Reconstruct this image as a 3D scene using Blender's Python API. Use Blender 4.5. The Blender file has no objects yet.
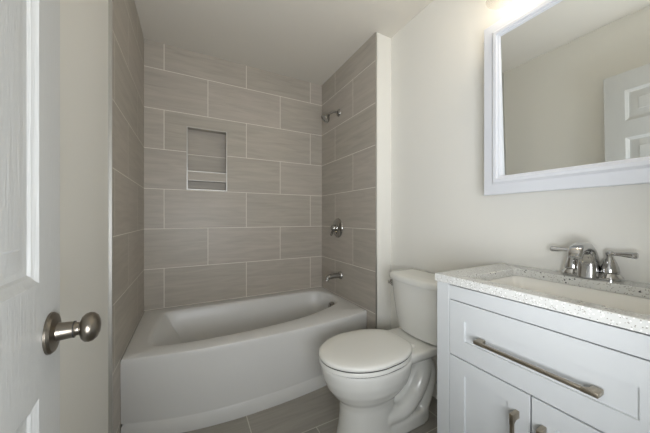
import bpy, bmesh, math, random
from mathutils import Vector, Matrix

# ------------------------------------------------------------------ camera, world, light, exposure
sc = bpy.context.scene
COL = sc.collection
cam_d = bpy.data.cameras.new('camera')
cam = bpy.data.objects.new('camera', cam_d); COL.objects.link(cam)
cam.location = (0.2984, -2.4435, 1.0962)
cam.rotation_euler = (math.pi / 2, 0, -0.50233)
cam_d.sensor_fit = 'HORIZONTAL'; cam_d.sensor_width = 36.0
cam_d.lens = 266.55 / 650 * 36.0
cam_d.shift_x = (325 - 335.83) / 650
cam_d.shift_y = (217.81 - 216.5) / 650
cam_d.clip_start = 0.01
sc.camera = cam

world = bpy.data.worlds.new('world'); sc.world = world
world.use_nodes = True
wn = world.node_tree.nodes['Background']
wn.inputs[0].default_value = (0.90, 0.955, 1.0, 1)
wn.inputs[1].default_value = 0.22

def area(name, loc, rot, sx, sy, power, color):
    d = bpy.data.lights.new(name, 'AREA'); d.shape = 'RECTANGLE'
    d.size, d.size_y, d.energy, d.color = sx, sy, power, color
    o = bpy.data.objects.new(name, d); COL.objects.link(o)
    o.location = loc; o.rotation_euler = rot
    return o
# added fill lamp behind the camera, aimed up through the doorway at the ceiling
hall = area('hall_fill', (0.22, -2.80, 1.00), (math.radians(138), 0, math.radians(-28)), 0.9, 0.9, 39, (0.94, 0.965, 1.0))
BULB_EMIT = 35

sc.view_settings.view_transform = 'Standard'
sc.view_settings.look = 'None'
sc.view_settings.gamma = 1
sc.view_settings.use_curve_mapping = False
sc.view_settings.exposure = 0.28
sc.cycles.max_bounces = 16
sc.cycles.diffuse_bounces = 10
sc.cycles.sample_clamp_indirect = 6

random.seed(4)
PI = math.pi

# ------------------------------------------------------------------ materials
def srgb(r, g, b):
    f = lambda c: (c / 255 / 12.92) if c / 255 <= 0.04045 else ((c / 255 + 0.055) / 1.055) ** 2.4
    return (f(r), f(g), f(b), 1)

def mat(name, col, rough=0.5, metal=0.0, **kw):
    m = bpy.data.materials.new(name); m.use_nodes = True
    b = m.node_tree.nodes['Principled BSDF']
    b.inputs['Base Color'].default_value = col
    b.inputs['Roughness'].default_value = rough
    b.inputs['Metallic'].default_value = metal
    for k, v in kw.items():
        b.inputs[k.replace('_', ' ')].default_value = v
    return m

def N(m, t, **kw):
    n = m.node_tree.nodes.new(t)
    for k, v in kw.items(): setattr(n, k, v)
    return n

def L(m, a, b): m.node_tree.links.new(a, b)

def noise_bump(m, scale, strength, dist=0.002, detail=3, stretch=(1, 1, 1), vary=0.0):
    b = m.node_tree.nodes['Principled BSDF']
    g = N(m, 'ShaderNodeNewGeometry')
    mp = N(m, 'ShaderNodeMapping'); mp.inputs['Scale'].default_value = stretch
    L(m, g.outputs['Position'], mp.inputs['Vector'])
    nz = N(m, 'ShaderNodeTexNoise'); nz.inputs['Scale'].default_value = scale; nz.inputs['Detail'].default_value = detail
    L(m, mp.outputs[0], nz.inputs['Vector'])
    bp = N(m, 'ShaderNodeBump'); bp.inputs['Strength'].default_value = strength; bp.inputs['Distance'].default_value = dist
    L(m, nz.outputs['Fac'], bp.inputs['Height']); L(m, bp.outputs[0], b.inputs['Normal'])
    if vary:
        col = b.inputs['Base Color'].default_value[:]
        cr = N(m, 'ShaderNodeValToRGB')
        cr.color_ramp.elements[0].position = 0.3; cr.color_ramp.elements[1].position = 0.7
        cr.color_ramp.elements[0].color = [c * (1 - vary) for c in col[:3]] + [1]
        cr.color_ramp.elements[1].color = [min(1, c * (1 + vary)) for c in col[:3]] + [1]
        L(m, nz.outputs['Fac'], cr.inputs[0]); L(m, cr.outputs[0], b.inputs['Base Color'])
    return m

def tile_mat(name, ua, va, u0, v0, c1, c2, grout, vein=0.13, rough=0.42, bw=0.612, off=0.5):
    """12x24 running bond tiles; ua/va pick the world axes, u0/v0 a joint of the odd rows."""
    m = bpy.data.materials.new(name); m.use_nodes = True
    b = m.node_tree.nodes['Principled BSDF']
    g = N(m, 'ShaderNodeNewGeometry'); s = N(m, 'ShaderNodeSeparateXYZ'); L(m, g.outputs['Position'], s.inputs[0])
    def ax(a, off):
        ad = N(m, 'ShaderNodeMath', operation='ADD'); L(m, s.outputs['XYZ'.index(a)], ad.inputs[0]); ad.inputs[1].default_value = off
        return ad
    au = ax(ua, -u0 + 0.612 * 10); av = ax(va, -v0 + 0.306 * 10)
    cb = N(m, 'ShaderNodeCombineXYZ'); L(m, au.outputs[0], cb.inputs[0]); L(m, av.outputs[0], cb.inputs[1])
    br = N(m, 'ShaderNodeTexBrick'); br.offset = off; br.offset_frequency = 2; br.squash_frequency = 2
    br.inputs['Scale'].default_value = 1; br.inputs['Mortar Size'].default_value = 0.0024
    br.inputs['Mortar Smooth'].default_value = 0.1; br.inputs['Bias'].default_value = 0
    br.inputs['Brick Width'].default_value = bw; br.inputs['Row Height'].default_value = 0.306
    br.inputs['Color1'].default_value = c1; br.inputs['Color2'].default_value = c2; br.inputs['Mortar'].default_value = grout
    L(m, cb.outputs[0], br.inputs['Vector'])
    # each tile shifts its own vein pattern: the brick's random tint feeds the noise seed
    bw = N(m, 'ShaderNodeSeparateColor'); L(m, br.outputs['Color'], bw.inputs[0])
    sh = N(m, 'ShaderNodeMath', operation='MULTIPLY'); L(m, bw.outputs[0], sh.inputs[0]); sh.inputs[1].default_value = 400
    cb2 = N(m, 'ShaderNodeCombineXYZ'); L(m, au.outputs[0], cb2.inputs[0]); L(m, av.outputs[0], cb2.inputs[1]); L(m, sh.outputs[0], cb2.inputs[2])
    mp = N(m, 'ShaderNodeMapping'); mp.inputs['Scale'].default_value = (1.3, 11, 1); mp.inputs['Rotation'].default_value = (0, 0, 0.05)
    L(m, cb2.outputs[0], mp.inputs['Vector'])
    n1 = N(m, 'ShaderNodeTexNoise'); n1.inputs['Scale'].default_value = 2.2; n1.inputs['Detail'].default_value = 6; n1.inputs['Distortion'].default_value = 0.9
    L(m, mp.outputs[0], n1.inputs['Vector'])
    mp3 = N(m, 'ShaderNodeMapping'); mp3.inputs['Scale'].default_value = (1, 26, 1); L(m, cb2.outputs[0], mp3.inputs['Vector'])
    n2 = N(m, 'ShaderNodeTexNoise'); n2.inputs['Scale'].default_value = 6; n2.inputs['Detail'].default_value = 3
    L(m, mp3.outputs[0], n2.inputs['Vector'])
    a1 = N(m, 'ShaderNodeMath', operation='MULTIPLY'); L(m, n1.outputs['Fac'], a1.inputs[0]); a1.inputs[1].default_value = 0.7
    a2 = N(m, 'ShaderNodeMath', operation='MULTIPLY_ADD'); L(m, n2.outputs['Fac'], a2.inputs[0]); a2.inputs[1].default_value = 0.3; L(m, a1.outputs[0], a2.inputs[2])
    mr = N(m, 'ShaderNodeMapRange'); L(m, a2.outputs[0], mr.inputs[0])
    mr.inputs[1].default_value = 0.3; mr.inputs[2].default_value = 0.7; mr.inputs[3].default_value = 1 - vein; mr.inputs[4].default_value = 1 + vein
    # no vein on the grout
    mx = N(m, 'ShaderNodeMix', data_type='FLOAT'); L(m, br.outputs['Fac'], mx.inputs[0]); L(m, mr.outputs[0], mx.inputs[2]); mx.inputs[3].default_value = 1
    vm = N(m, 'ShaderNodeVectorMath', operation='SCALE'); L(m, br.outputs['Color'], vm.inputs[0]); L(m, mx.outputs[0], vm.inputs['Scale'])
    L(m, vm.outputs[0], b.inputs['Base Color'])
    rr = N(m, 'ShaderNodeMix', data_type='FLOAT'); L(m, br.outputs['Fac'], rr.inputs[0]); rr.inputs[2].default_value = rough; rr.inputs[3].default_value = 0.85
    L(m, rr.outputs[0], b.inputs['Roughness'])
    inv = N(m, 'ShaderNodeMath', operation='SUBTRACT'); inv.inputs[0].default_value = 1; L(m, br.outputs['Fac'], inv.inputs[1])
    bp = N(m, 'ShaderNodeBump'); bp.inputs['Strength'].default_value = 0.6; bp.inputs['Distance'].default_value = 0.0015
    L(m, inv.outputs[0], bp.inputs['Height']); L(m, bp.outputs[0], b.inputs['Normal'])
    return m

TC1, TC2, TG = srgb(171, 165, 155), srgb(178, 171, 162), srgb(226, 223, 214)
M_tile_back = tile_mat('tile_back', 'X', 'Z', 0.433, 0.40, TC1, TC2, TG)
M_tile_side = tile_mat('tile_side', 'Y', 'Z', -0.587, 0.40, TC1, TC2, TG)
M_niche = tile_mat('tile_niche', 'X', 'Z', 0.15, 0.40, TC1, TC2, TG, bw=2.4, off=0.0)
M_floor = tile_mat('tile_floor', 'X', 'Y', 0.575, -1.170 - 0.306, srgb(140, 137, 129), srgb(147, 143, 136), srgb(192, 188, 179), 0.16, 0.35)
M_wall = noise_bump(mat('wall_paint', srgb(226, 225, 219), 0.6), 120, 0.06)
M_ceil = noise_bump(mat('ceiling_paint', srgb(209, 205, 196), 0.8), 90, 0.08)
M_trim = mat('trim_paint', srgb(228, 228, 226), 0.35)
M_alu = mat('brushed_aluminium', srgb(196, 195, 191), 0.4, 1.0)
M_chrome = mat('chrome', srgb(196, 196, 196), 0.08, 1.0)
M_bath = mat('bath_chrome', srgb(168, 167, 164), 0.16, 1.0)
M_nickel = noise_bump(mat('satin_nickel', srgb(136, 129, 119), 0.30, 1.0), 300, 0.03)
M_pull = noise_bump(mat('champagne_nickel', srgb(168, 158, 142), 0.34, 1.0), 260, 0.03)
M_tub = mat('tub_acrylic', srgb(208, 208, 206), 0.34)
M_por = mat('porcelain', srgb(224, 224, 219), 0.12)
M_sink = mat('sink_porcelain', srgb(238, 237, 232), 0.12)
M_seat = mat('seat_plastic', srgb(226, 226, 221), 0.25)
M_vanity = noise_bump(mat('vanity_lacquer', srgb(196, 199, 200), 0.42), 160, 0.02)
M_frame = mat('mirror_frame_lacquer', srgb(214, 217, 223), 0.35)
M_glass = mat('mirror_silver', (0.86, 0.88, 0.87, 1), 0.0, 1.0)
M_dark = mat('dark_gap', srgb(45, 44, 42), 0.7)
M_hose = noise_bump(mat('braided_steel', srgb(150, 150, 148), 0.4, 0.9), 500, 0.3)
M_rubber = mat('black_seal', srgb(30, 30, 30), 0.5)

# door skin: white paint over an embossed wood grain
M_door = mat('door_paint', srgb(200, 202, 201), 0.38)
def grain(m):
    b = m.node_tree.nodes['Principled BSDF']
    g = N(m, 'ShaderNodeNewGeometry'); mp = N(m, 'ShaderNodeMapping'); mp.inputs['Scale'].default_value = (1, 26, 1.6)
    L(m, g.outputs['Position'], mp.inputs['Vector'])
    w = N(m, 'ShaderNodeTexNoise'); w.inputs['Scale'].default_value = 5; w.inputs['Detail'].default_value = 4; w.inputs['Distortion'].default_value = 1.6
    L(m, mp.outputs[0], w.inputs['Vector'])
    bp = N(m, 'ShaderNodeBump'); bp.inputs['Strength'].default_value = 0.30; bp.inputs['Distance'].default_value = 0.004
    L(m, w.outputs['Fac'], bp.inputs['Height']); L(m, bp.outputs[0], b.inputs['Normal'])
grain(M_door)

# speckled quartz
M_quartz = mat('speckled_quartz', srgb(214, 214, 208), 0.12)
def speckle(m):
    b = m.node_tree.nodes['Principled BSDF']
    g = N(m, 'ShaderNodeNewGeometry')
    base = srgb(206, 207, 204)
    prev = None
    for sc_, lo, c, thr in ((300, 0, srgb(150, 147, 140), 0.14), (150, 0, srgb(80, 78, 80), 0.045), (230, 0, srgb(240, 240, 238), 0.15)):
        v = N(m, 'ShaderNodeTexVoronoi'); v.inputs['Scale'].default_value = sc_; L(m, g.outputs['Position'], v.inputs['Vector'])
        s2 = N(m, 'ShaderNodeSeparateColor'); L(m, v.outputs['Color'], s2.inputs[0])
        rare = N(m, 'ShaderNodeMath', operation='LESS_THAN'); L(m, s2.outputs[0], rare.inputs[0]); rare.inputs[1].default_value = thr
        near = N(m, 'ShaderNodeMath', operation='LESS_THAN'); L(m, v.outputs['Distance'], near.inputs[0]); near.inputs[1].default_value = 0.42
        k = N(m, 'ShaderNodeMath', operation='MULTIPLY'); L(m, rare.outputs[0], k.inputs[0]); L(m, near.outputs[0], k.inputs[1])
        mx = N(m, 'ShaderNodeMix', data_type='RGBA'); L(m, k.outputs[0], mx.inputs[0])
        if prev is None: mx.inputs[6].default_value = base
        else: L(m, prev, mx.inputs[6])
        mx.inputs[7].default_value = c
        prev = mx.outputs[2]
    L(m, prev, b.inputs['Base Color'])
speckle(M_quartz)

# seeded glass of the vanity lamp: mostly clear, a little milky, darker where seen edge on
M_shade = bpy.data.materials.new('lamp_glass'); M_shade.use_nodes = True
_t = M_shade.node_tree; _t.nodes.remove(_t.nodes['Principled BSDF'])
_tr = N(M_shade, 'ShaderNodeBsdfTransparent'); _tl = N(M_shade, 'ShaderNodeBsdfTranslucent'); _tl.inputs[0].default_value = (1, 0.95, 0.86, 1)
_m1 = N(M_shade, 'ShaderNodeMixShader'); _m1.inputs[0].default_value = 0.22
L(M_shade, _tr.outputs[0], _m1.inputs[1]); L(M_shade, _tl.outputs[0], _m1.inputs[2])
_lw = N(M_shade, 'ShaderNodeLayerWeight'); _lw.inputs[0].default_value = 0.25
_pw = N(M_shade, 'ShaderNodeMath', operation='POWER'); L(M_shade, _lw.outputs['Facing'], _pw.inputs[0]); _pw.inputs[1].default_value = 3
_gl = N(M_shade, 'ShaderNodeBsdfGlossy'); _gl.inputs[0].default_value = (0.75, 0.68, 0.56, 1); _gl.inputs[1].default_value = 0.15
_m2 = N(M_shade, 'ShaderNodeMixShader'); L(M_shade, _pw.outputs[0], _m2.inputs[0]); L(M_shade, _m1.outputs[0], _m2.inputs[1]); L(M_shade, _gl.outputs[0], _m2.inputs[2])
L(M_shade, _m2.outputs[0], _t.nodes['Material Output'].inputs[0])
M_bulb = mat('lit_bulb', (1, 1, 1, 1), 0.4)
_b = M_bulb.node_tree.nodes['Principled BSDF']
_b.inputs['Emission Color'].default_value = (1.0, 0.87, 0.70, 1); _b.inputs['Emission Strength'].default_value = BULB_EMIT

# ------------------------------------------------------------------ mesh helpers
WB = {}   # world base of every object

def link(name, bm, m, parent=None, smooth=35, keep_origin=False):
    bmesh.ops.recalc_face_normals(bm, faces=bm.faces)
    bm.verts.ensure_lookup_table()
    xs = [v.co.x for v in bm.verts]; ys = [v.co.y for v in bm.verts]; zs = [v.co.z for v in bm.verts]
    base = Vector((0, 0, 0)) if keep_origin else Vector(((min(xs) + max(xs)) / 2, (min(ys) + max(ys)) / 2, min(zs)))
    bmesh.ops.translate(bm, vec=-base, verts=bm.verts)
    me = bpy.data.meshes.new(name); bm.to_mesh(me); bm.free()
    if m: me.materials.append(m)
    if smooth:
        for p in me.polygons: p.use_smooth = True
        me.set_sharp_from_angle(angle=math.radians(smooth))
    o = bpy.data.objects.new(name, me); COL.objects.link(o)
    if parent is not None:
        o.parent = parent; o.location = base - WB[parent.name]
    else:
        o.location = base
    WB[o.name] = base
    return o

def empty(name, loc):
    o = bpy.data.objects.new(name, None); COL.objects.link(o); o.location = loc
    o.empty_display_size = 0.1
    WB[o.name] = Vector(loc); return o

def tag(o, label=None, cat=None, group=None, kind=None):
    if label: o['label'] = label
    if cat: o['category'] = cat
    if group: o['group'] = group
    if kind: o['kind'] = kind
    return o

def thing(name, label, cat, loc, group=None):
    return tag(empty(name, loc), label, cat, group)

def B(): return bmesh.new()

def box(bm, x0, x1, y0, y1, z0, z1, bev=0.0, seg=2):
    t = bmesh.new()
    vs = [t.verts.new((x, y, z)) for x in (x0, x1) for y in (y0, y1) for z in (z0, z1)]
    for f in ((0, 1, 3, 2), (4, 6, 7, 5), (0, 4, 5, 1), (2, 3, 7, 6), (0, 2, 6, 4), (1, 5, 7, 3)):
        t.faces.new([vs[i] for i in f])
    if bev:
        bmesh.ops.bevel(t, geom=t.edges[:], offset=bev, segments=seg, profile=0.5, affect='EDGES')
    join(bm, t)

def join(bm, t, M=None):
    if M is not None: bmesh.ops.transform(t, matrix=M, verts=t.verts)
    me = bpy.data.meshes.new('tmp'); t.to_mesh(me); t.free(); bm.from_mesh(me); bpy.data.meshes.remove(me)

def loft(bm, rings, cap0=True, cap1=True, closed=True):
    vr = [[bm.verts.new(p) for p in r] for r in rings]
    n = len(vr[0])
    for a, b in zip(vr, vr[1:]):
        for i in range(n if closed else n - 1):
            j = (i + 1) % n
            bm.faces.new((a[i], a[j], b[j], b[i]))
    if cap0: bm.faces.new(vr[0][::-1])
    if cap1: bm.faces.new(vr[-1])
    return vr

def lathe(bm, prof, M, seg=32, cap0=True, cap1=True):
    t = bmesh.new()
    rings = [[(r * math.cos(2 * PI * k / seg), r * math.sin(2 * PI * k / seg), z) for k in range(seg)] for r, z in prof]
    loft(t, rings, cap0, cap1); join(bm, t, M)

def frame_to(origin, axis, up=(0, 0, 1)):
    z = Vector(axis).normalized(); u = Vector(up)
    if abs(z.dot(u)) > 0.98: u = Vector((0, 1, 0))
    x = u.cross(z).normalized(); y = z.cross(x)
    M = Matrix((x, y, z)).transposed().to_4x4(); M.translation = Vector(origin); return M

def tube(bm, pts, rad, seg=14, caps=True, ell=1.0):
    pts = [Vector(p) for p in pts]
    if not hasattr(rad, '__len__'): rad = [rad] * len(pts)
    t = (pts[1] - pts[0]).normalized(); ref = Vector((0, 0, 1)) if abs(t.z) < 0.9 else Vector((0, 1, 0))
    nrm = (ref - t * ref.dot(t)).normalized(); rings = []
    for i, p in enumerate(pts):
        tn = (pts[min(i + 1, len(pts) - 1)] - pts[max(i - 1, 0)]).normalized()
        nrm = (nrm - tn * nrm.dot(tn)).normalized(); bn = tn.cross(nrm)
        rings.append([p + (nrm * math.cos(2 * PI * k / seg) + bn * ell * math.sin(2 * PI * k / seg)) * rad[i] for k in range(seg)])
    loft(bm, rings, caps, caps)

def smooth_path(pts, n=8, closed=False):
    P = [Vector(p) for p in pts]; out = []; m = len(P)
    for i in range(m if closed else m - 1):
        if closed: p0, p1, p2, p3 = P[i - 1], P[i], P[(i + 1) % m], P[(i + 2) % m]
        else: p0, p1, p2, p3 = P[max(i - 1, 0)], P[i], P[i + 1], P[min(i + 2, m - 1)]
        for k in range(n):
            t = k / n
            out.append(0.5 * ((2 * p1) + (p2 - p0) * t + (2 * p0 - 5 * p1 + 4 * p2 - p3) * t * t + (3 * p1 - p0 - 3 * p2 + p3) * t ** 3))
    if not closed: out.append(P[-1])
    return out

def interp(tab, x):
    for (a, fa), (b, fb) in zip(tab, tab[1:]):
        if x <= b:
            t = (x - a) / (b - a); t = max(0, t); return fa + (fb - fa) * t
    return tab[-1][1]

def panel_rings(bm, f, a0, a1, b0, b1, prof, cap=True, cap0=False):
    """rectangular rings: f(a, b, h) -> xyz; prof = [(inset, height)]"""
    rings = []
    for i, h in prof:
        rings.append([f(a0 + i, b0 + i, h), f(a1 - i, b0 + i, h), f(a1 - i, b1 - i, h), f(a0 + i, b1 - i, h)])
    loft(bm, rings, cap0, cap)

# ------------------------------------------------------------------ room dimensions
XT = 1.4786        # tiled plumbing wall face
XW = 1.62          # painted wall face behind toilet and vanity
YT_R, YT_L = -0.892, -0.936
ZC = 2.44
YF = -2.47
XL = -0.012        # painted left wall face (the tile stands 12 mm proud)

def struct(name, bm, m, parent=None, smooth=0):
    o = link(name, bm, m, parent, smooth, keep_origin=True)
    o['kind'] = 'structure'
    return o

bm = B(); box(bm, -0.15, 1.80, YF - 0.13, 0.2, -0.06, 0); struct('floor', bm, M_floor)
bm = B(); box(bm, -0.15, 1.80, YF - 0.13, 0.2, ZC, ZC + 0.06); struct('ceiling', bm, M_ceil)

# back wall with the niche opening
NX0, NX1, NZ0, NZ1, ND = 0.279, 0.580, 1.322, 1.830, 0.09
bm = B()
xs = [-0.15, NX0, NX1, 1.80]; zs = [0, NZ0, NZ1, ZC]
for i in range(3):
    for k in range(3):
        if (i, k) == (1, 1): continue
        box(bm, xs[i], xs[i + 1], 0, 0.12, zs[k], zs[k + 1])
wall_back = struct('wall_back', bm, M_tile_back)

# left wall: painted drywall, tile cladding, metal edge
bm = B(); box(bm, -0.15, XL, YF - 0.13, 0, 0, ZC); wall_left = struct('wall_left', bm, M_wall)
bm = B(); box(bm, XL, 0, YT_L, 0, 0, ZC); struct('tile_cladding', bm, M_tile_side, wall_left)
bm = B(); box(bm, XL, 0.001, YT_L - 0.009, YT_L, 0, ZC, 0.0008, 1); tag(struct('edge_trim', bm, M_alu, wall_left), 'aluminium tile edge strip')

# right wall: painted wall and the furred out plumbing wall clad in tile
bm = B(); box(bm, XW, 1.80, YF - 0.13, 0, 0, ZC); box(bm, XT + 0.011, XW, YT_R - 0.002, 0, 0, ZC)
wall_right = struct('wall_right', bm, M_wall)
bm = B(); box(bm, XT, XT + 0.011, YT_R, 0, 0, ZC); struct('tile_cladding', bm, M_tile_side, wall_right)
bm = B(); box(bm, XT - 0.001, XT + 0.011, YT_R - 0.003, YT_R, 0, ZC); tag(struct('edge_trim', bm, M_alu, wall_right), 'aluminium tile edge strip')

# front wall with the doorway the photograph is taken through
DX0, DX1, DZ = 0.100, 0.875, 2.05
bm = B()
box(bm, -0.15, DX0, YF - 0.12, YF, 0, ZC); box(bm, DX1, 1.80, YF - 0.12, YF, 0, ZC); box(bm, DX0, DX1, YF - 0.12, YF, DZ, ZC)
struct('wall_front', bm, M_wall)
bm = B()
for x0, x1 in ((DX0 - 0.055, DX0 - 0.002), (DX1 + 0.002, DX1 + 0.06)): box(bm, x0, x1, YF, YF + 0.012, 0, DZ + 0.06, 0.003)
box(bm, DX0 - 0.002, DX1 + 0.002, YF, YF + 0.012, DZ, DZ + 0.06, 0.003)
struct('trim_1', bm, M_trim)

# baseboards
bm = B(); box(bm, XL, XL + 0.013, YF + 0.02, YT_L - 0.011, 0, 0.10, 0.003); struct('baseboard_left', bm, M_trim)
bm = B(); box(bm, XW - 0.013, XW, -1.716, YT_R - 0.016, 0, 0.10, 0.003)
box(bm, XT + 0.013, XW - 0.013, YT_R - 0.015, YT_R - 0.002, 0, 0.10, 0.003); struct('baseboard_right', bm, M_trim)

# ------------------------------------------------------------------ shower niche frame
t = thing('shower_niche', 'recessed tiled shampoo niche with metal edging in the back shower wall', 'niche', (0.43, 0.02, NZ0))
W = 0.0075
bm = B(); box(bm, NX0, NX1, ND, 0.11, NZ0, NZ1); link('back_tile', bm, M_niche, t, 0)
bm = B()
box(bm, NX0 - 0.001, NX0 + W, -0.003, 0.012, NZ0, NZ1, 0.001, 1); box(bm, NX1 - W, NX1 + 0.001, -0.003, 0.012, NZ0, NZ1, 0.001, 1)
box(bm, NX0 + W, NX1 - W, -0.003, 0.012, NZ1 - W, NZ1, 0.001, 1); box(bm, NX0 + W, NX1 - W, -0.003, 0.012, NZ0, NZ0 + W, 0.001, 1)
link('edge_frame', bm, M_alu, t, 0)
bm = B(); box(bm, NX0 + W, NX1 - W, 0, ND, 1.401, 1.470)
sh = link('shelf', bm, M_niche, t, 0)
bm = B()
for z in (1.398, 1.4701): box(bm, NX0 + W, NX1 - W, -0.002, 0.010, z, z + (0.006 if z > 1.4 else 0.003))
link('shelf_edge', bm, M_alu, sh, 0)

# ------------------------------------------------------------------ bathtub
def b_top(x):
    d = (x - 0.74) / 0.74; return -0.785 - 0.084 * (1 - min(1, abs(d)) ** 2.6)
def b_bot(x):
    d = (x - 0.66) / (0.66 if x < 0.66 else 0.82); return -0.785 - 0.128 * (1 - min(1, abs(d)) ** 2.3)
TX0, TX1, TZ = 0.001, XT - 0.003, 0.40
tub = thing('bathtub', 'white alcove bathtub with a curved bow front apron below the tiled walls', 'bathtub', (0.74, -0.42, 0))
bm = B()
nf, ns = 48, 20
def outer(front, inset, z, lip=0.0):
    """closed loop: front from left to right, right side, back, left side"""
    p = []
    x0, x1, yb = TX0 + inset, TX1 - inset, -0.003 - inset
    for i in range(nf + 1):
        x = x0 + (x1 - x0) * i / nf; p.append((x, front(x) + inset + lip, z))
    for i in range(1, ns): p.append((x1, p[nf][1] + (yb - p[nf][1]) * i / ns, z))
    for i in range(nf + 1): p.append((x1 + (x0 - x1) * i / nf, yb, z))
    y0 = p[0][1]
    for i in range(1, ns): p.append((x0, yb + (y0 - yb) * i / ns, z))
    return p
ctl = [(0.103, -0.63), (0.100, -0.52), (0.108, -0.36), (0.124, -0.19), (0.142, -0.118), (0.20, -0.104), (0.42, -0.105), (0.74, -0.11), (1.08, -0.11), (1.30, -0.12),
       (1.392, -0.175), (1.425, -0.30), (1.418, -0.42), (1.37, -0.515), (1.27, -0.59), (1.08, -0.67), (0.86, -0.72), (0.60, -0.745), (0.36, -0.742), (0.20, -0.718), (0.125, -0.690)]
loop = smooth_path([(x, y, 0) for x, y in ctl], 14, True)
CX, CY = 0.78, -0.42
def inner_at(ang):
    best = None; d = Vector((math.cos(ang), math.sin(ang)))
    for a, b in zip(loop, loop[1:] + loop[:1]):
        e = Vector((b.x - a.x, b.y - a.y)); w = Vector((a.x - CX, a.y - CY))
        den = d.x * -e.y + e.x * d.y
        if abs(den) < 1e-9: continue
        tt = (w.x * -e.y + e.x * w.y) / den; ss = (d.x * w.y - d.y * w.x) / den
        if tt > 0 and -1e-6 <= ss <= 1 + 1e-6 and (best is None or tt > best): best = tt
    return Vector((CX + d.x * best, CY + d.y * best))
top0 = outer(b_top, 0.012, TZ)
angs = [math.atan2(y - CY, x - CX) for x, y, z in top0]
inn = [inner_at(a) for a in angs]
def inner_ring(kx0, kx1, ky, z):
    """shrinks the basin outline: kx0 on the left backrest end, kx1 on the drain end"""
    r = []
    for p in inn:
        dx, dy = p.x - CX, p.y - CY
        r.append((CX + dx * (kx0 if dx < 0 else kx1), CY + dy * ky, z))
    return r
def panel_front(x):     # recessed apron face
    return b_top(x) + 0.010
step = [0.0] * 1
rings = [outer(b_bot, 0, 0), outer(b_bot, 0.002, 0.062), outer(b_bot, 0.010, 0.072),
         outer(lambda x: b_bot(x) + 0.011, 0.0, 0.078), outer(lambda x: 0.62 * b_bot(x) + 0.38 * b_top(x) + 0.006, 0, 0.17), outer(lambda x: 0.2 * b_bot(x) + 0.8 * b_top(x) + 0.001, 0, 0.29), outer(b_top, 0.0, 0.365), outer(b_top, 0.0, 0.385), outer(b_top, 0.003, 0.395), top0,
         [(p.x + (q[0] - p.x) * 0.15, p.y + (q[1] - p.y) * 0.15, TZ) for p, q in zip(inn, top0)],
         inner_ring(1, 1, 1, TZ - 0.001), inner_ring(0.992, 0.99, 0.98, TZ - 0.006), inner_ring(0.98, 0.978, 0.955, TZ - 0.02),
         inner_ring(0.93, 0.962, 0.92, 0.30), inner_ring(0.84, 0.94, 0.88, 0.19), inner_ring(0.76, 0.91, 0.83, 0.11), inner_ring(0.68, 0.86, 0.74, 0.078), inner_ring(0.5, 0.65, 0.5, 0.072), inner_ring(0.2, 0.3, 0.2, 0.07)]
loft(bm, rings, False, True)
shell = link('tub_shell', bm, M_tub, tub, 40)
bm = B(); lathe(bm, [(0.0, 0.014), (0.012, 0.014), (0.034, 0.010), (0.041, 0.003), (0.041, -0.01)], frame_to((1.384, -0.385, 0.322), (-1, -0.05, 0.2)))
box(bm, 1.362, 1.374, -0.392, -0.378, 0.322, 0.356, 0.003)
tag(link('overflow_plate', bm, M_bath, tub), 'round chrome overflow plate with trip lever')
bm = B(); lathe(bm, [(0.0, 0.006), (0.02, 0.006), (0.032, 0.003), (0.034, 0.0)], frame_to((1.20, -0.40, 0.071), (0, 0, 1)))
tag(link('drain', bm, M_chrome, tub), 'round chrome drain')

# ------------------------------------------------------------------ shower fittings on the plumbing wall
t = thing('wall_shower', 'small chrome shower head on a bent arm high on the tiled plumbing wall', 'shower head', (XT, -0.354, 1.95))
bm = B(); lathe(bm, [(0.033, 0.0), (0.032, 0.005), (0.027, 0.012), (0.018, 0.018), (0.011, 0.020)], frame_to((XT - 0.0005, -0.354, 2.04), (-1, 0, 0)))
link('wall_flange', bm, M_bath, t)
p = smooth_path([(XT - 0.002, -0.354, 2.04), (XT - 0.04, -0.350, 2.043), (XT - 0.075, -0.345, 2.030), (XT - 0.100, -0.341, 2.010)], 6)
bm = B(); tube(bm, p, 0.0095, 12); link('shower_arm', bm, M_bath, t)
dv = Vector((-0.60, 0.10, -0.75)).normalized(); o0 = Vector((XT - 0.098, -0.341, 2.012))
bm = B(); lathe(bm, [(0.0, -0.005), (0.013, -0.004), (0.017, 0.004), (0.018, 0.012), (0.029, 0.022), (0.039, 0.038), (0.042, 0.052), (0.040, 0.060), (0.031, 0.061), (0.030, 0.057), (0.0, 0.057)], frame_to(o0, dv), 32)
link('spray_head', bm, M_bath, t)
t = thing('shower_valve', 'round chrome shower valve plate with a lever on the plumbing wall', 'shower valve', (XT, -0.336, 0.91))
bm = B(); lathe(bm, [(0.088, 0.0), (0.087, 0.005), (0.083, 0.009), (0.074, 0.015), (0.058, 0.022), (0.042, 0.0255), (0.036, 0.026), (0.034, 0.030), (0.0, 0.030)], frame_to((XT - 0.0005, -0.336, 1.004), (-1, 0, 0)), 40)
link('valve_plate', bm, M_bath, t)
bm = B(); lathe(bm, [(0.030, 0.0), (0.031, 0.012), (0.027, 0.028), (0.018, 0.036), (0.0, 0.038)], frame_to((XT - 0.0305, -0.336, 1.004), (-1, 0, 0)))
h = link('valve_handle', bm, M_bath, t)
bm = B(); tube(bm, [(XT - 0.046, -0.332, 0.995), (XT - 0.051, -0.320, 0.970), (XT - 0.054, -0.308, 0.943), (XT - 0.054, -0.304, 0.934)], [0.010, 0.009, 0.011, 0.006], 12)
link('lever', bm, M_bath, h)
t = thing('tub_spout', 'chrome bath spout low on the plumbing wall above the tub rim', 'spout', (XT, -0.385, 0.55))
bm = B(); lathe(bm, [(0.036, 0), (0.035, 0.006), (0.029, 0.014), (0.024, 0.018)], frame_to((XT - 0.0005, -0.385, 0.585), (-1, 0, 0)))
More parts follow.
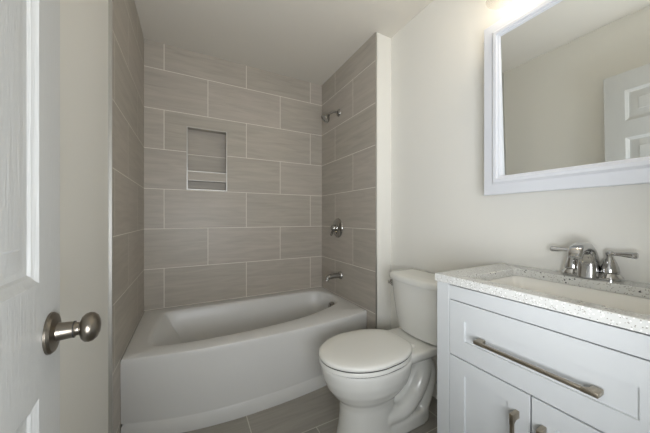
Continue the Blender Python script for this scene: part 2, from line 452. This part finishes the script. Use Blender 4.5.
link('wall_flange', bm, M_bath, t)
bm = B(); tube(bm, smooth_path([(XT - 0.006, -0.385, 0.585), (XT - 0.05, -0.385, 0.586), (XT - 0.10, -0.385, 0.584), (XT - 0.128, -0.385, 0.575), (XT - 0.140, -0.385, 0.553)], 6), [0.023] * 8 + [0.022] * 8 + [0.021] * 6 + [0.018] * 3, 18)
link('spout_body', bm, M_bath, t)

# ------------------------------------------------------------------ toilet
TY = -1.315
toi = thing('toilet', 'white two piece toilet with closed lid between tub wall and vanity', 'toilet', (1.24, TY, 0))
def egg(xf, xb, hw, z, n=48, pw=0.62, pb=2.6):
    """front tip at xf, squared off back at xb"""
    r = []; xm = xf + (xb - xf) * pw * 0.82
    for k in range(n):
        a = 2 * PI * k / n; c, s = math.cos(a), math.sin(a)
        if c < 0: x, y = xm + (xm - xf) * c, hw * s
        else:
            e = 2 / pb
            x = xm + (xb - xm) * abs(c) ** e; y = hw * math.copysign(abs(s) ** e, s)
        r.append((x, TY + y, z))
    return r
bm = B()
rings = [egg(0.935, 1.245, 0.130, 0.0), egg(0.937, 1.24, 0.128, 0.015), egg(0.946, 1.235, 0.119, 0.06), egg(0.952, 1.235, 0.114, 0.12), egg(0.952, 1.24, 0.114, 0.175),
         egg(0.942, 1.25, 0.120, 0.205), egg(0.913, 1.28, 0.143, 0.235), egg(0.883, 1.31, 0.166, 0.275), egg(0.864, 1.325, 0.180, 0.32), egg(0.856, 1.33, 0.186, 0.36),
         egg(0.855, 1.335, 0.187, 0.380), egg(0.862, 1.335, 0.182, 0.3885)]
loft(bm, rings)
# rear body under the tank, trapway bulges and floor flange
def rr(x0, x1, hw, z, e=4.0, n=40):
    cx, hx = (x0 + x1) / 2, (x1 - x0) / 2; r = []
    for k in range(n):
        a = 2 * PI * k / n; c, s = math.cos(a), math.sin(a)
        r.append((cx + hx * math.copysign(abs(c) ** (2 / e), c), TY + hw * math.copysign(abs(s) ** (2 / e), s), z))
    return r
loft(bm, [rr(1.12, 1.47, 0.118, 0), rr(1.12, 1.47, 0.118, 0.058), rr(1.12, 1.464, 0.112, 0.070), rr(1.12, 1.45, 0.085, 0.078)])
loft(bm, [rr(1.13, 1.44, 0.052, 0.05), rr(1.13, 1.46, 0.050, 0.15), rr(1.14, 1.50, 0.052, 0.27), rr(1.14, 1.52, 0.075, 0.335), rr(1.15, 1.55, 0.11, 0.365)])
loft(bm, [rr(1.22, 1.57, 0.135, 0.352), rr(1.22, 1.578, 0.150, 0.372), rr(1.22, 1.58, 0.155, 0.400), rr(1.225, 1.575, 0.150, 0.410), rr(1.24, 1.56, 0.13, 0.412)])
for s in (-1, 1):
    p = smooth_path([(1.16, TY + s * 0.075, 0.10), (1.27, TY + s * 0.078, 0.10), (1.365, TY + s * 0.075, 0.155), (1.43, TY + s * 0.07, 0.26), (1.43, TY + s * 0.06, 0.37)], 8)
    tube(bm, p, 0.043, 16)
    p = smooth_path([(1.425, TY + s * 0.066, 0.33), (1.475, TY + s * 0.066, 0.25), (1.455, TY + s * 0.068, 0.14), (1.41, TY + s * 0.068, 0.05)], 8)
    tube(bm, p, 0.040, 16)
bowl = link('bowl', bm, M_por, toi, 45)
md = bowl.modifiers.new('remesh', 'REMESH'); md.mode = 'VOXEL'; md.voxel_size = 0.006; md.use_smooth_shade = True
md = bowl.modifiers.new('smooth', 'SMOOTH'); md.factor = 0.5; md.iterations = 6
for s in (-1, 1):
    bm = B(); lathe(bm, [(0.016, 0), (0.016, 0.008), (0.011, 0.018), (0.0, 0.021)], frame_to((1.30, TY + s * 0.098, 0.074), (0, 0, 1)), 20)
    tag(link('bolt_cap', bm, M_por, toi), None)
# seat ring and lid
def seat_ring(off, z, n=72):
    xf, xb, hw, xm = 0.844 + off, 1.330 - off, 0.193 - off, 1.085
    r = []
    for k in range(n):
        a = 2 * PI * k / n; c, q = math.cos(a), math.sin(a)
        if c < 0: x, y = xm + (xm - xf) * c, hw * q
        else:
            e = 2 / 4.5; tt = abs(c) ** e
            x = xm + (xb - xm) * tt; y = hw * math.copysign(abs(q) ** e, q) * (1 - 0.36 * tt ** 2.2)
        r.append((x, TY + y, z))
    return r
bm = B()
vr_o = [seat_ring(0.003, 0.3945), seat_ring(0.0, 0.397), seat_ring(0.0, 0.4115), seat_ring(0.002, 0.4140)]
loft(bm, vr_o)
link('seat', bm, M_seat, toi, 40)
bm = B()
loft(bm, [seat_ring(0.002, 0.4195), seat_ring(0.0, 0.4215), seat_ring(-0.001, 0.431), seat_ring(0.004, 0.437), seat_ring(0.015, 0.4405), seat_ring(0.06, 0.443), seat_ring(0.12, 0.444)])
link('lid', bm, M_seat, toi, 50)
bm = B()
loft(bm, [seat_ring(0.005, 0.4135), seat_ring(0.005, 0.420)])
link('lid_gap_shade', bm, M_dark, toi)  # dark filler painting the shade in the gap between seat and lid
bm = B(); loft(bm, [egg(0.860, 1.31, 0.183, 0.3875, 48), egg(0.860, 1.31, 0.183, 0.3950, 48)]); link('seat_gap_shade', bm, M_dark, toi)  # same for the seat: shade over the bowl rim as a dark slab
for s in (-1, 1):
    bm = B(); box(bm, 1.322, 1.348, TY + s * 0.075 - 0.020, TY + s * 0.075 + 0.020, 0.405, 0.426, 0.006, 3)
    link('hinge', bm, M_seat, toi)
# tank, lid, lever
TKY = -1.33
def tank_ring(hw, xf, xb, z, bow, n=26, off=0.0):
    hw -= off; xb -= off; xf += off; pts = []
    # front edge bows toward the room, corners rounded
    for i in range(n + 1):
        u = -1 + 2 * i / n
        x = xf - bow * (1 - abs(u) ** 2.4) + 0.022 * max(0, (abs(u) - 0.88) / 0.12) ** 2
        pts.append((x, TKY + u * hw, z))
    for i in range(1, 8): pts.append((pts[n][0] + (xb - pts[n][0]) * i / 8, TKY + hw * (1 - 0.0 * i), z))
    for i in range(9): pts.append((xb, TKY + hw - 2 * hw * i / 8, z))
    x00 = pts[0][0]
    for i in range(1, 8): pts.append((xb + (x00 - xb) * i / 8, TKY - hw, z))
    return pts
tank = None
bm = B()
loft(bm, [tank_ring(0.158, 1.455, 1.597, 0.418, 0.030, off=0.012), tank_ring(0.165, 1.447, 1.60, 0.424, 0.034), tank_ring(0.178, 1.436, 1.60, 0.50, 0.036), tank_ring(0.192, 1.423, 1.602, 0.63, 0.038), tank_ring(0.198, 1.416, 1.603, 0.722, 0.040)])
tank = link('tank', bm, M_por, toi, 50)
bm = B(); loft(bm, [tank_ring(0.196, 1.418, 1.60, 0.7195, 0.040), tank_ring(0.196, 1.418, 1.60, 0.7255, 0.040)]); link('tank_lid_gap', bm, M_dark, tank)  # dark band filling the joint under the tank lid
bm = B()
loft(bm, [tank_ring(0.206, 1.405, 1.607, 0.7245, 0.040), tank_ring(0.209, 1.402, 1.609, 0.730, 0.041), tank_ring(0.209, 1.402, 1.609, 0.748, 0.041), tank_ring(0.206, 1.406, 1.607, 0.757, 0.041), tank_ring(0.196, 1.418, 1.60, 0.761, 0.040), tank_ring(0.15, 1.47, 1.56, 0.763, 0.03)])
link('tank_lid', bm, M_por, toi, 50)
ax_ = Vector((-1, 0.35, 0)).normalized(); lv = Vector((1.418, TKY + 0.190, 0.694))
bm = B(); lathe(bm, [(0.017, -0.012), (0.017, 0.006), (0.012, 0.011), (0.008, 0.014), (0.010, 0.018), (0.009, 0.024), (0, 0.025)], frame_to(lv, ax_), 20)
tube(bm, smooth_path([lv + ax_ * 0.019, lv + ax_ * 0.021 + Vector((-0.004, -0.018, -0.002)), lv + ax_ * 0.019 + Vector((-0.010, -0.038, -0.006)), lv + ax_ * 0.018 + Vector((-0.012, -0.045, -0.008))], 5), [0.005] * 10 + [0.007] * 5 + [0.005], 12)
tag(link('flush_lever', bm, M_chrome, toi), 'chrome flush lever')
bm = B(); lathe(bm, [(0.014, 0.0), (0.016, 0.004), (0.016, 0.022), (0.012, 0.028)], frame_to((1.48, -1.480, 0.392), (0, 0, 1)), 12)
tag(link('fill_nut', bm, M_chrome, tank), 'metal coupling nut')
bm = B(); tube(bm, smooth_path([(XW - 0.064, -1.665, 0.2235), (XW - 0.068, -1.65, 0.28), (1.53, -1.535, 0.34), (1.482, -1.480, 0.388)], 8), 0.006, 10)
tag(link('supply_hose', bm, M_hose, toi), 'braided steel supply hose')
t = thing('water_supply_valve', 'chrome stop valve on the wall between the toilet and the vanity', 'valve', (XW, -1.665, 0.12))
bm = B(); lathe(bm, [(0.028, 0), (0.026, 0.005), (0.010, 0.008), (0.010, 0.05), (0.015, 0.052), (0.015, 0.075), (0.0, 0.077)], frame_to((XW - 0.0005, -1.665, 0.19), (-1, 0, 0)), 20)
link('stop_valve', bm, M_chrome, t)
bm = B(); lathe(bm, [(0.008, 0), (0.009, 0.018), (0.0, 0.019)], frame_to((XW - 0.064, -1.665, 0.203), (0, 0, 1)), 14); link('outlet_nut', bm, M_chrome, t)

# ------------------------------------------------------------------ vanity cabinet
VX, VY0, VY1, VZ = 1.15, -2.372, -1.718, 0.849
van = thing('bathroom_vanity', 'white shaker vanity cabinet with one wide drawer and two doors under the quartz top', 'vanity', (1.385, -2.045, 0))
ST, RT, DB = 0.055, 0.793, 0.590
bm = B()
box(bm, VX, VX + 0.02, VY1 - ST, VY1, 0, VZ, 0.0012, 1)          # stiles
box(bm, VX, VX + 0.02, VY0, VY0 + ST, 0, VZ, 0.0012, 1)
box(bm, VX, VX + 0.02, VY0 + ST, VY1 - ST, RT + 0.002, VZ - 0.003, 0.0008, 1)   # top rail
box(bm, VX + 0.004, VX + 0.02, VY0 + ST, VY1 - ST, 0.06, 0.12)
link('face_frame', bm, M_vanity, van, 30)
bm = B()
box(bm, VX + 0.02, XW - 0.002, VY1 - 0.016, VY1, 0, VZ, 0.001, 1); box(bm, VX + 0.02, XW - 0.002, VY0, VY0 + 0.016, 0, VZ, 0.001, 1)
box(bm, XW - 0.012, XW - 0.002, VY0 + 0.016, VY1 - 0.016, 0.06, VZ); box(bm, VX + 0.02, XW - 0.012, VY0 + 0.016, VY1 - 0.016, 0.06, 0.078)
link('cabinet_body', bm, M_vanity, van, 30)

def shaker(y0, y1, z0, z1, ps, pr_b, pr_t, x=VX):
    """shaker front: rails and stiles around a flat recessed panel"""
    bm = bmesh.new(); rec = 0.007; th = 0.018
    ys = (y0, y1); f = lambda y, z, h: (x - h, y, z)
    o = [[(y0, z0), (y1, z0), (y1, z1), (y0, z1)]]
    ins = lambda d: [(y0 + d, z0 + d), (y1 - d, z0 + d), (y1 - d, z1 - d), (y0 + d, z1 - d)]
    pan = lambda d: [(y0 + ps + d, z0 + pr_b + d), (y1 - ps - d, z0 + pr_b + d), (y1 - ps - d, z1 - pr_t - d), (y0 + ps + d, z1 - pr_t - d)]
    seq = [(ins(0), -th), (ins(0), -0.0015), (ins(0.0015), 0), (pan(0), 0), (pan(0.0012), -rec), ]
    loft(bm, [[f(y, z, h) for y, z in q] for q, h in seq])
    return bm

def bar_pull(parent, a, b, proj=0.030):
    """square bar with tapered end feet; a, b: end points on the front plane"""
    a, b = Vector(a), Vector(b); d = (b - a).normalized(); out = Vector((-1, 0, 0)); w = d.cross(out)
    bm = bmesh.new(); r = 0.0048
    def sec(c, hw, hh): return [c + w * hw + out * hh, c - w * hw + out * hh, c - w * hw - out * hh, c + w * hw - out * hh]
    t2 = bmesh.new()
    loft(t2, [sec(a + out * proj, r, r), sec(b + out * proj, r, r)])
    bmesh.ops.bevel(t2, geom=t2.edges[:], offset=0.0012, segments=2, profile=0.5, affect='EDGES'); join(bm, t2)
    for e, s in ((a, 1), (b, -1)):
        t2 = bmesh.new(); L0, L1 = 0.030, 0.018
        def fs(h, ln, hw): return [e + out * h - d * s * 0.003 + w * hw, e + out * h - d * s * 0.003 - w * hw, e + out * h + d * s * ln - w * hw, e + out * h + d * s * ln + w * hw]
        loft(t2, [fs(0.0005, L1, 0.0058), fs(proj * 0.6, L1, 0.0060), fs(proj + 0.0052, L0, 0.0056)])
        bmesh.ops.bevel(t2, geom=t2.edges[:], offset=0.0014, segments=2, profile=0.5, affect='EDGES'); join(bm, t2)
    return bm

g = 0.0022
dr = link('drawer', shaker(VY0 + ST + g, VY1 - ST - g, DB + g, RT - g + 0.001, 0.060, 0.064, 0.063), M_vanity, van, 30)
link('drawer_pull', bar_pull(dr, (VX, -1.896, 0.688), (VX, -2.196, 0.688)), M_pull, dr, 30)
ym = -2.045
d1 = link('door', shaker(ym + g, VY1 - ST - g, 0.122, DB - g, 0.060, 0.055, 0.052), M_vanity, van, 30)
link('door_pull', bar_pull(d1, (VX, ym + 0.034, 0.524), (VX, ym + 0.034, 0.395)), M_pull, d1, 30)
d2 = link('door', shaker(VY0 + ST + g, ym - g, 0.122, DB - g, 0.060, 0.055, 0.052), M_vanity, van, 30)
link('door_pull', bar_pull(d2, (VX, ym - 0.034, 0.524), (VX, ym - 0.034, 0.395)), M_pull, d2, 30)

# countertop with the sink opening
CX0, CX1, CY0, CY1, CZ0, CZ1 = 1.143, XW - 0.001, -2.380, -1.712, 0.851, 0.880
SX0, SX1, SY0, SY1 = 1.195, 1.520, -2.275, -1.815
def rrect(x0, x1, y0, y1, r, z, n=8):
    p = []
    for cx, cy, a0 in ((x1 - r, y1 - r, 0), (x0 + r, y1 - r, 90), (x0 + r, y0 + r, 180), (x1 - r, y0 + r, 270)):
        for k in range(n + 1):
            a = math.radians(a0 + 90 * k / n); p.append((cx + r * math.cos(a), cy + r * math.sin(a), z))
    return p
bm = B()
O = lambda i, z: rrect(CX0 + i, CX1 - i, CY0 + i, CY1 - i, 0.003, z)
I = lambda i, z: rrect(SX0 - i, SX1 + i, SY0 - i, SY1 + i, 0.022, z)
rg = [I(0, CZ0), O(0.001, CZ0), O(0, CZ0 + 0.001), O(0, CZ1 - 0.002), O(0.002, CZ1), I(0.002, CZ1), I(0, CZ1 - 0.002), I(0, CZ0)]
loft(bm, rg, False, False); bmesh.ops.remove_doubles(bm, verts=bm.verts, dist=1e-5)
tag(link('countertop', bm, M_quartz, None, 40), 'speckled pale quartz countertop with sink cutout on the white vanity', 'countertop')
bm = B()
S = lambda i, z, r=0.03: rrect(SX0 + i, SX1 - i, SY0 + i, SY1 - i, r, z)
loft(bm, [S(-0.012, CZ0 - 0.012), S(-0.012, CZ0 - 0.001), S(-0.004, CZ0 - 0.001), S(0.0, CZ0 - 0.004), S(0.022, CZ0 - 0.05), S(0.048, CZ0 - 0.105), S(0.075, CZ0 - 0.132), S(0.13, CZ0 - 0.14)], False, True)
sink = link('sink_basin', bm, M_sink, None, 45)
tag(sink, 'white rectangular undermount sink basin set in the quartz countertop', 'sink')
bm = B(); lathe(bm, [(0.024, 0), (0.023, 0.003), (0.016, 0.004), (0, 0.003)], frame_to((1.36, -2.045, CZ0 - 0.1398), (0, 0, 1)), 24)
tag(link('drain', bm, M_chrome, sink), 'round chrome sink drain')

# ------------------------------------------------------------------ faucet
FX, FY = 1.575, -2.040
fau = thing('faucet', 'chrome two handle centerset faucet on the quartz countertop behind the sink', 'faucet', (FX, FY, CZ1))
bm = B()
loft(bm, [rrect(FX - 0.026, FX + 0.026, FY - 0.078, FY + 0.078, 0.025, z) for z in (CZ1 + 0.0003, CZ1 + 0.007)] + [rrect(FX - 0.022, FX + 0.022, FY - 0.073, FY + 0.073, 0.021, CZ1 + 0.011)])
link('base_plate', bm, M_chrome, fau)
bm = B()
def ss(c, tn, w, th, n=24):
    """superellipse section: w along y, th along the in-plane normal"""
    tn = Vector(tn).normalized(); nr = Vector((tn.z, 0, -tn.x)); r = []
    for k in range(n):
        a = 2 * PI * k / n; ca, sa = math.cos(a), math.sin(a); e = 2 / 3.2
        r.append(Vector(c) + Vector((0, 1, 0)) * w * math.copysign(abs(ca) ** e, ca) + nr * th * math.copysign(abs(sa) ** e, sa))
    return r
path = smooth_path([(FX - 0.014, FY, CZ1 + 0.004), (FX - 0.014, FY, 0.920), (FX - 0.022, FY, 0.956), (FX - 0.046, FY, 0.985), (FX - 0.082, FY, 0.992), (FX - 0.114, FY, 0.982), (FX - 0.128, FY, 0.962)], 6)
m_ = len(path); rings = []
for i, p in enumerate(path):
    tn = path[min(i + 1, m_ - 1)] - path[max(i - 1, 0)]
    u = i / (m_ - 1)
    rings.append(ss(p, tn, interp([(0, 0.031), (0.25, 0.027), (0.5, 0.023), (0.8, 0.022), (1, 0.019)], u), interp([(0, 0.036), (0.25, 0.029), (0.5, 0.021), (0.75, 0.016), (1, 0.013)], u)))
loft(bm, rings)
link('spout', bm, M_chrome, fau, 50)
for s in (1, -1):
    c = (FX + 0.002, FY + s * 0.0508, CZ1 + 0.009)
    bm = B(); lathe(bm, [(0.035, 0), (0.033, 0.005), (0.0255, 0.014), (0.0245, 0.016)], frame_to(c, (0, 0, 1)), 28)
    lathe(bm, [(0.0248, 0.018), (0.0250, 0.021), (0.0230, 0.035), (0.0170, 0.055), (0.0105, 0.068), (0.0085, 0.073), (0.0105, 0.078), (0.0125, 0.083), (0.011, 0.089), (0.006, 0.093), (0, 0.094)], frame_to(c, (0, 0, 1)), 28)
    hd = link('handle', bm, M_chrome, fau)
    bm = B(); lathe(bm, [(0.0232, 0.0155), (0.0232, 0.0185)], frame_to(c, (0, 0, 1)), 28); link('handle_ring', bm, M_rubber, hd)
    z = c[2] + 0.083
    bm = B(); tube(bm, [(c[0] - 0.001, c[1] + s * 0.008, z), (c[0] - 0.003, c[1] + s * 0.026, z + 0.001), (c[0] - 0.006, c[1] + s * 0.045, z + 0.001), (c[0] - 0.009, c[1] + s * 0.064, z + 0.001), (c[0] - 0.009, c[1] + s * 0.068, z + 0.001)], [0.0055, 0.007, 0.0095, 0.0112, 0.008], 14)
    link('lever', bm, M_chrome, hd)

# ------------------------------------------------------------------ mirror
MY0, MY1, MZ0, MZ1 = -2.400, -1.680, 1.201, 1.979
MX = 1.492         # front of the frame; the mirror is a shallow wall cabinet
mir = thing('mirror_cabinet', 'white framed rectangular mirror hung on the wall above the vanity', 'mirror', (XW, -2.045, MZ0))
bm = B(); f = lambda y, z, h: (MX + 0.037 - h, y, z)
panel_rings(bm, f, MY0, MY1, MZ0, MZ1, [(0, 0.0), (0, 0.016), (0.003, 0.019), (0.042, 0.025), (0.045, 0.026), (0.051, 0.034), (0.054, 0.036), (0.067, 0.037), (0.070, 0.034), (0.071, 0.030), (0.077, 0.029), (0.080, 0.025), (0.081, 0.002)], False, False)
link('frame', bm, M_frame, mir, 25)
bm = B(); box(bm, MX + 0.040, XW - 0.001, MY0 + 0.012, MY1 - 0.012, MZ0 + 0.012, MZ1 - 0.012); link('cabinet_box', bm, M_frame, mir, 0)
bm = B(); gy, gz = 0.075, 0.075; tl = 0.008      # the pane leans forward a little at the top
vs = [(MX + 0.022 + d + (-tl if z > 1.5 else tl), y, z) for d in (0, 0.004) for y, z in ((MY0 + gy, MZ0 + gz), (MY1 - gy, MZ0 + gz), (MY1 - gy, MZ1 - gz), (MY0 + gy, MZ1 - gz))]
loft(bm, [vs[:4], vs[4:]])
link('mirror_glass', bm, M_glass, mir, 0)

# ------------------------------------------------------------------ vanity lamp above the mirror
lamp = thing('vanity_light', 'vanity wall lamp with glowing bell glass shades above the mirror', 'lamp', (XW, -2.045, 2.03))
bm = B(); box(bm, XW - 0.022, XW - 0.001, -2.36, -1.73, 2.195, 2.265, 0.006, 3); link('backplate', bm, M_nickel, lamp)
for y in (-1.800, -2.045, -2.290):
    xc, dz = 1.462, -0.035
    bm = B(); tube(bm, smooth_path([(XW - 0.020, y, 2.25 + dz), (XW - 0.07, y, 2.262 + dz), (xc + 0.008, y, 2.245 + dz), (xc, y, 2.215 + dz)], 6), 0.008, 12)
    lathe(bm, [(0.022, 0), (0.022, -0.03), (0.017, -0.034)], frame_to((xc, y, 2.225 + dz), (0, 0, 1)), 20); link('arm', bm, M_nickel, lamp)
    bm = B()
    pr = [(0.022, 2.192 + dz), (0.029, 2.180 + dz), (0.034, 2.155 + dz), (0.041, 2.120 + dz), (0.052, 2.085 + dz), (0.068, 2.062 + dz)]
    lathe(bm, pr + [(0.065, 2.062 + dz)] + [(r - 0.003, z) for r, z in pr[::-1][1:]], Matrix.Translation((xc, y, 0)), 32, False, False)
    sh = link('lamp_shade', bm, M_shade, lamp, 40)
    bm = B(); lathe(bm, [(0.010, 2.19 + dz), (0.013, 2.165 + dz), (0.023, 2.14 + dz), (0.027, 2.12 + dz), (0.022, 2.10 + dz), (0.0, 2.093 + dz)], Matrix.Translation((xc, y, 0)), 20); link('bulb', bm, M_bulb, lamp)

# ------------------------------------------------------------------ the open door
ang = math.radians(3.7); LX, LY = 0.062, -1.680
hd_ = Vector((math.sin(ang), -math.cos(ang), 0)); nn = Vector((math.cos(ang), math.sin(ang), 0))
DWID, DH = 0.755, 2.03
P = lambda s, z, h: Vector((LX, LY, 0)) + hd_ * s + nn * h + Vector((0, 0, z))
bm = B()
sa = [0, 0.108, 0.325, 0.430, 0.647, DWID]; zz = [0.012, 0.24, 0.782, 0.982, 1.580, 1.695, 1.905, DH]
prof = [(0, 0), (0.003, -0.0015), (0.009, -0.0045), (0.014, -0.006), (0.018, -0.0095), (0.024, -0.0105), (0.030, -0.010), (0.064, -0.0035), (0.067, -0.0015)]
for i in range(5):
    for k in range(7):
        if i in (1, 3) and k in (1, 3, 5):
            panel_rings(bm, P, sa[i], sa[i + 1], zz[k], zz[k + 1], prof)
        else:
            bm.faces.new([bm.verts.new(P(a, b, 0)) for a, b in ((sa[i], zz[k]), (sa[i + 1], zz[k]), (sa[i + 1], zz[k + 1]), (sa[i], zz[k + 1]))])
bmesh.ops.remove_doubles(bm, verts=bm.verts, dist=1e-5)
q = [[P(a, b, h) for a, b in ((0, zz[0]), (DWID, zz[0]), (DWID, DH), (0, DH))] for h in (-0.035, 0)]
vq = [[bm.verts.new(p) for p in r] for r in q]
for i in range(4):
    j = (i + 1) % 4; bm.faces.new((vq[0][i], vq[0][j], vq[1][j], vq[1][i]))
bm.faces.new(vq[0][::-1])
bmesh.ops.remove_doubles(bm, verts=bm.verts, dist=1e-5)
door = struct('door_1', bm, M_door, None, 20)
KZ, KS = 0.877, 0.058
bm = B(); lathe(bm, [(0.0385, 0.0004), (0.0385, 0.004), (0.035, 0.008), (0.026, 0.010), (0.0175, 0.011), (0.0165, 0.016), (0.0155, 0.032), (0.0155, 0.034)], frame_to(P(KS, KZ, 0), nn), 40)
k = link('door_knob', bm, M_nickel, door); tag(k, 'satin nickel door knob')
bm = B(); lathe(bm, [(0.0150, 0.0345), (0.0125, 0.038), (0.0120, 0.042), (0.015, 0.0435), (0.022, 0.046), (0.0272, 0.051), (0.0288, 0.057), (0.0272, 0.063), (0.022, 0.069), (0.013, 0.0725), (0.0, 0.074)], frame_to(P(KS, KZ, 0), nn), 40)
link('knob_ball', bm, M_nickel, k, 60)
bm = B(); lathe(bm, [(0.0158, 0.0335), (0.0158, 0.0355)], frame_to(P(KS, KZ, 0), nn), 32); link('knob_seam', bm, M_dark, k)
bm = B()
c = P(0, KZ, -0.0175)
tt = bmesh.new(); lathe(tt, [(0.012, 0), (0.012, 0.0012), (0, 0.0012)], frame_to(c, -hd_), 4); join(bm, tt)
link('latch_plate', bm, M_nickel, door)
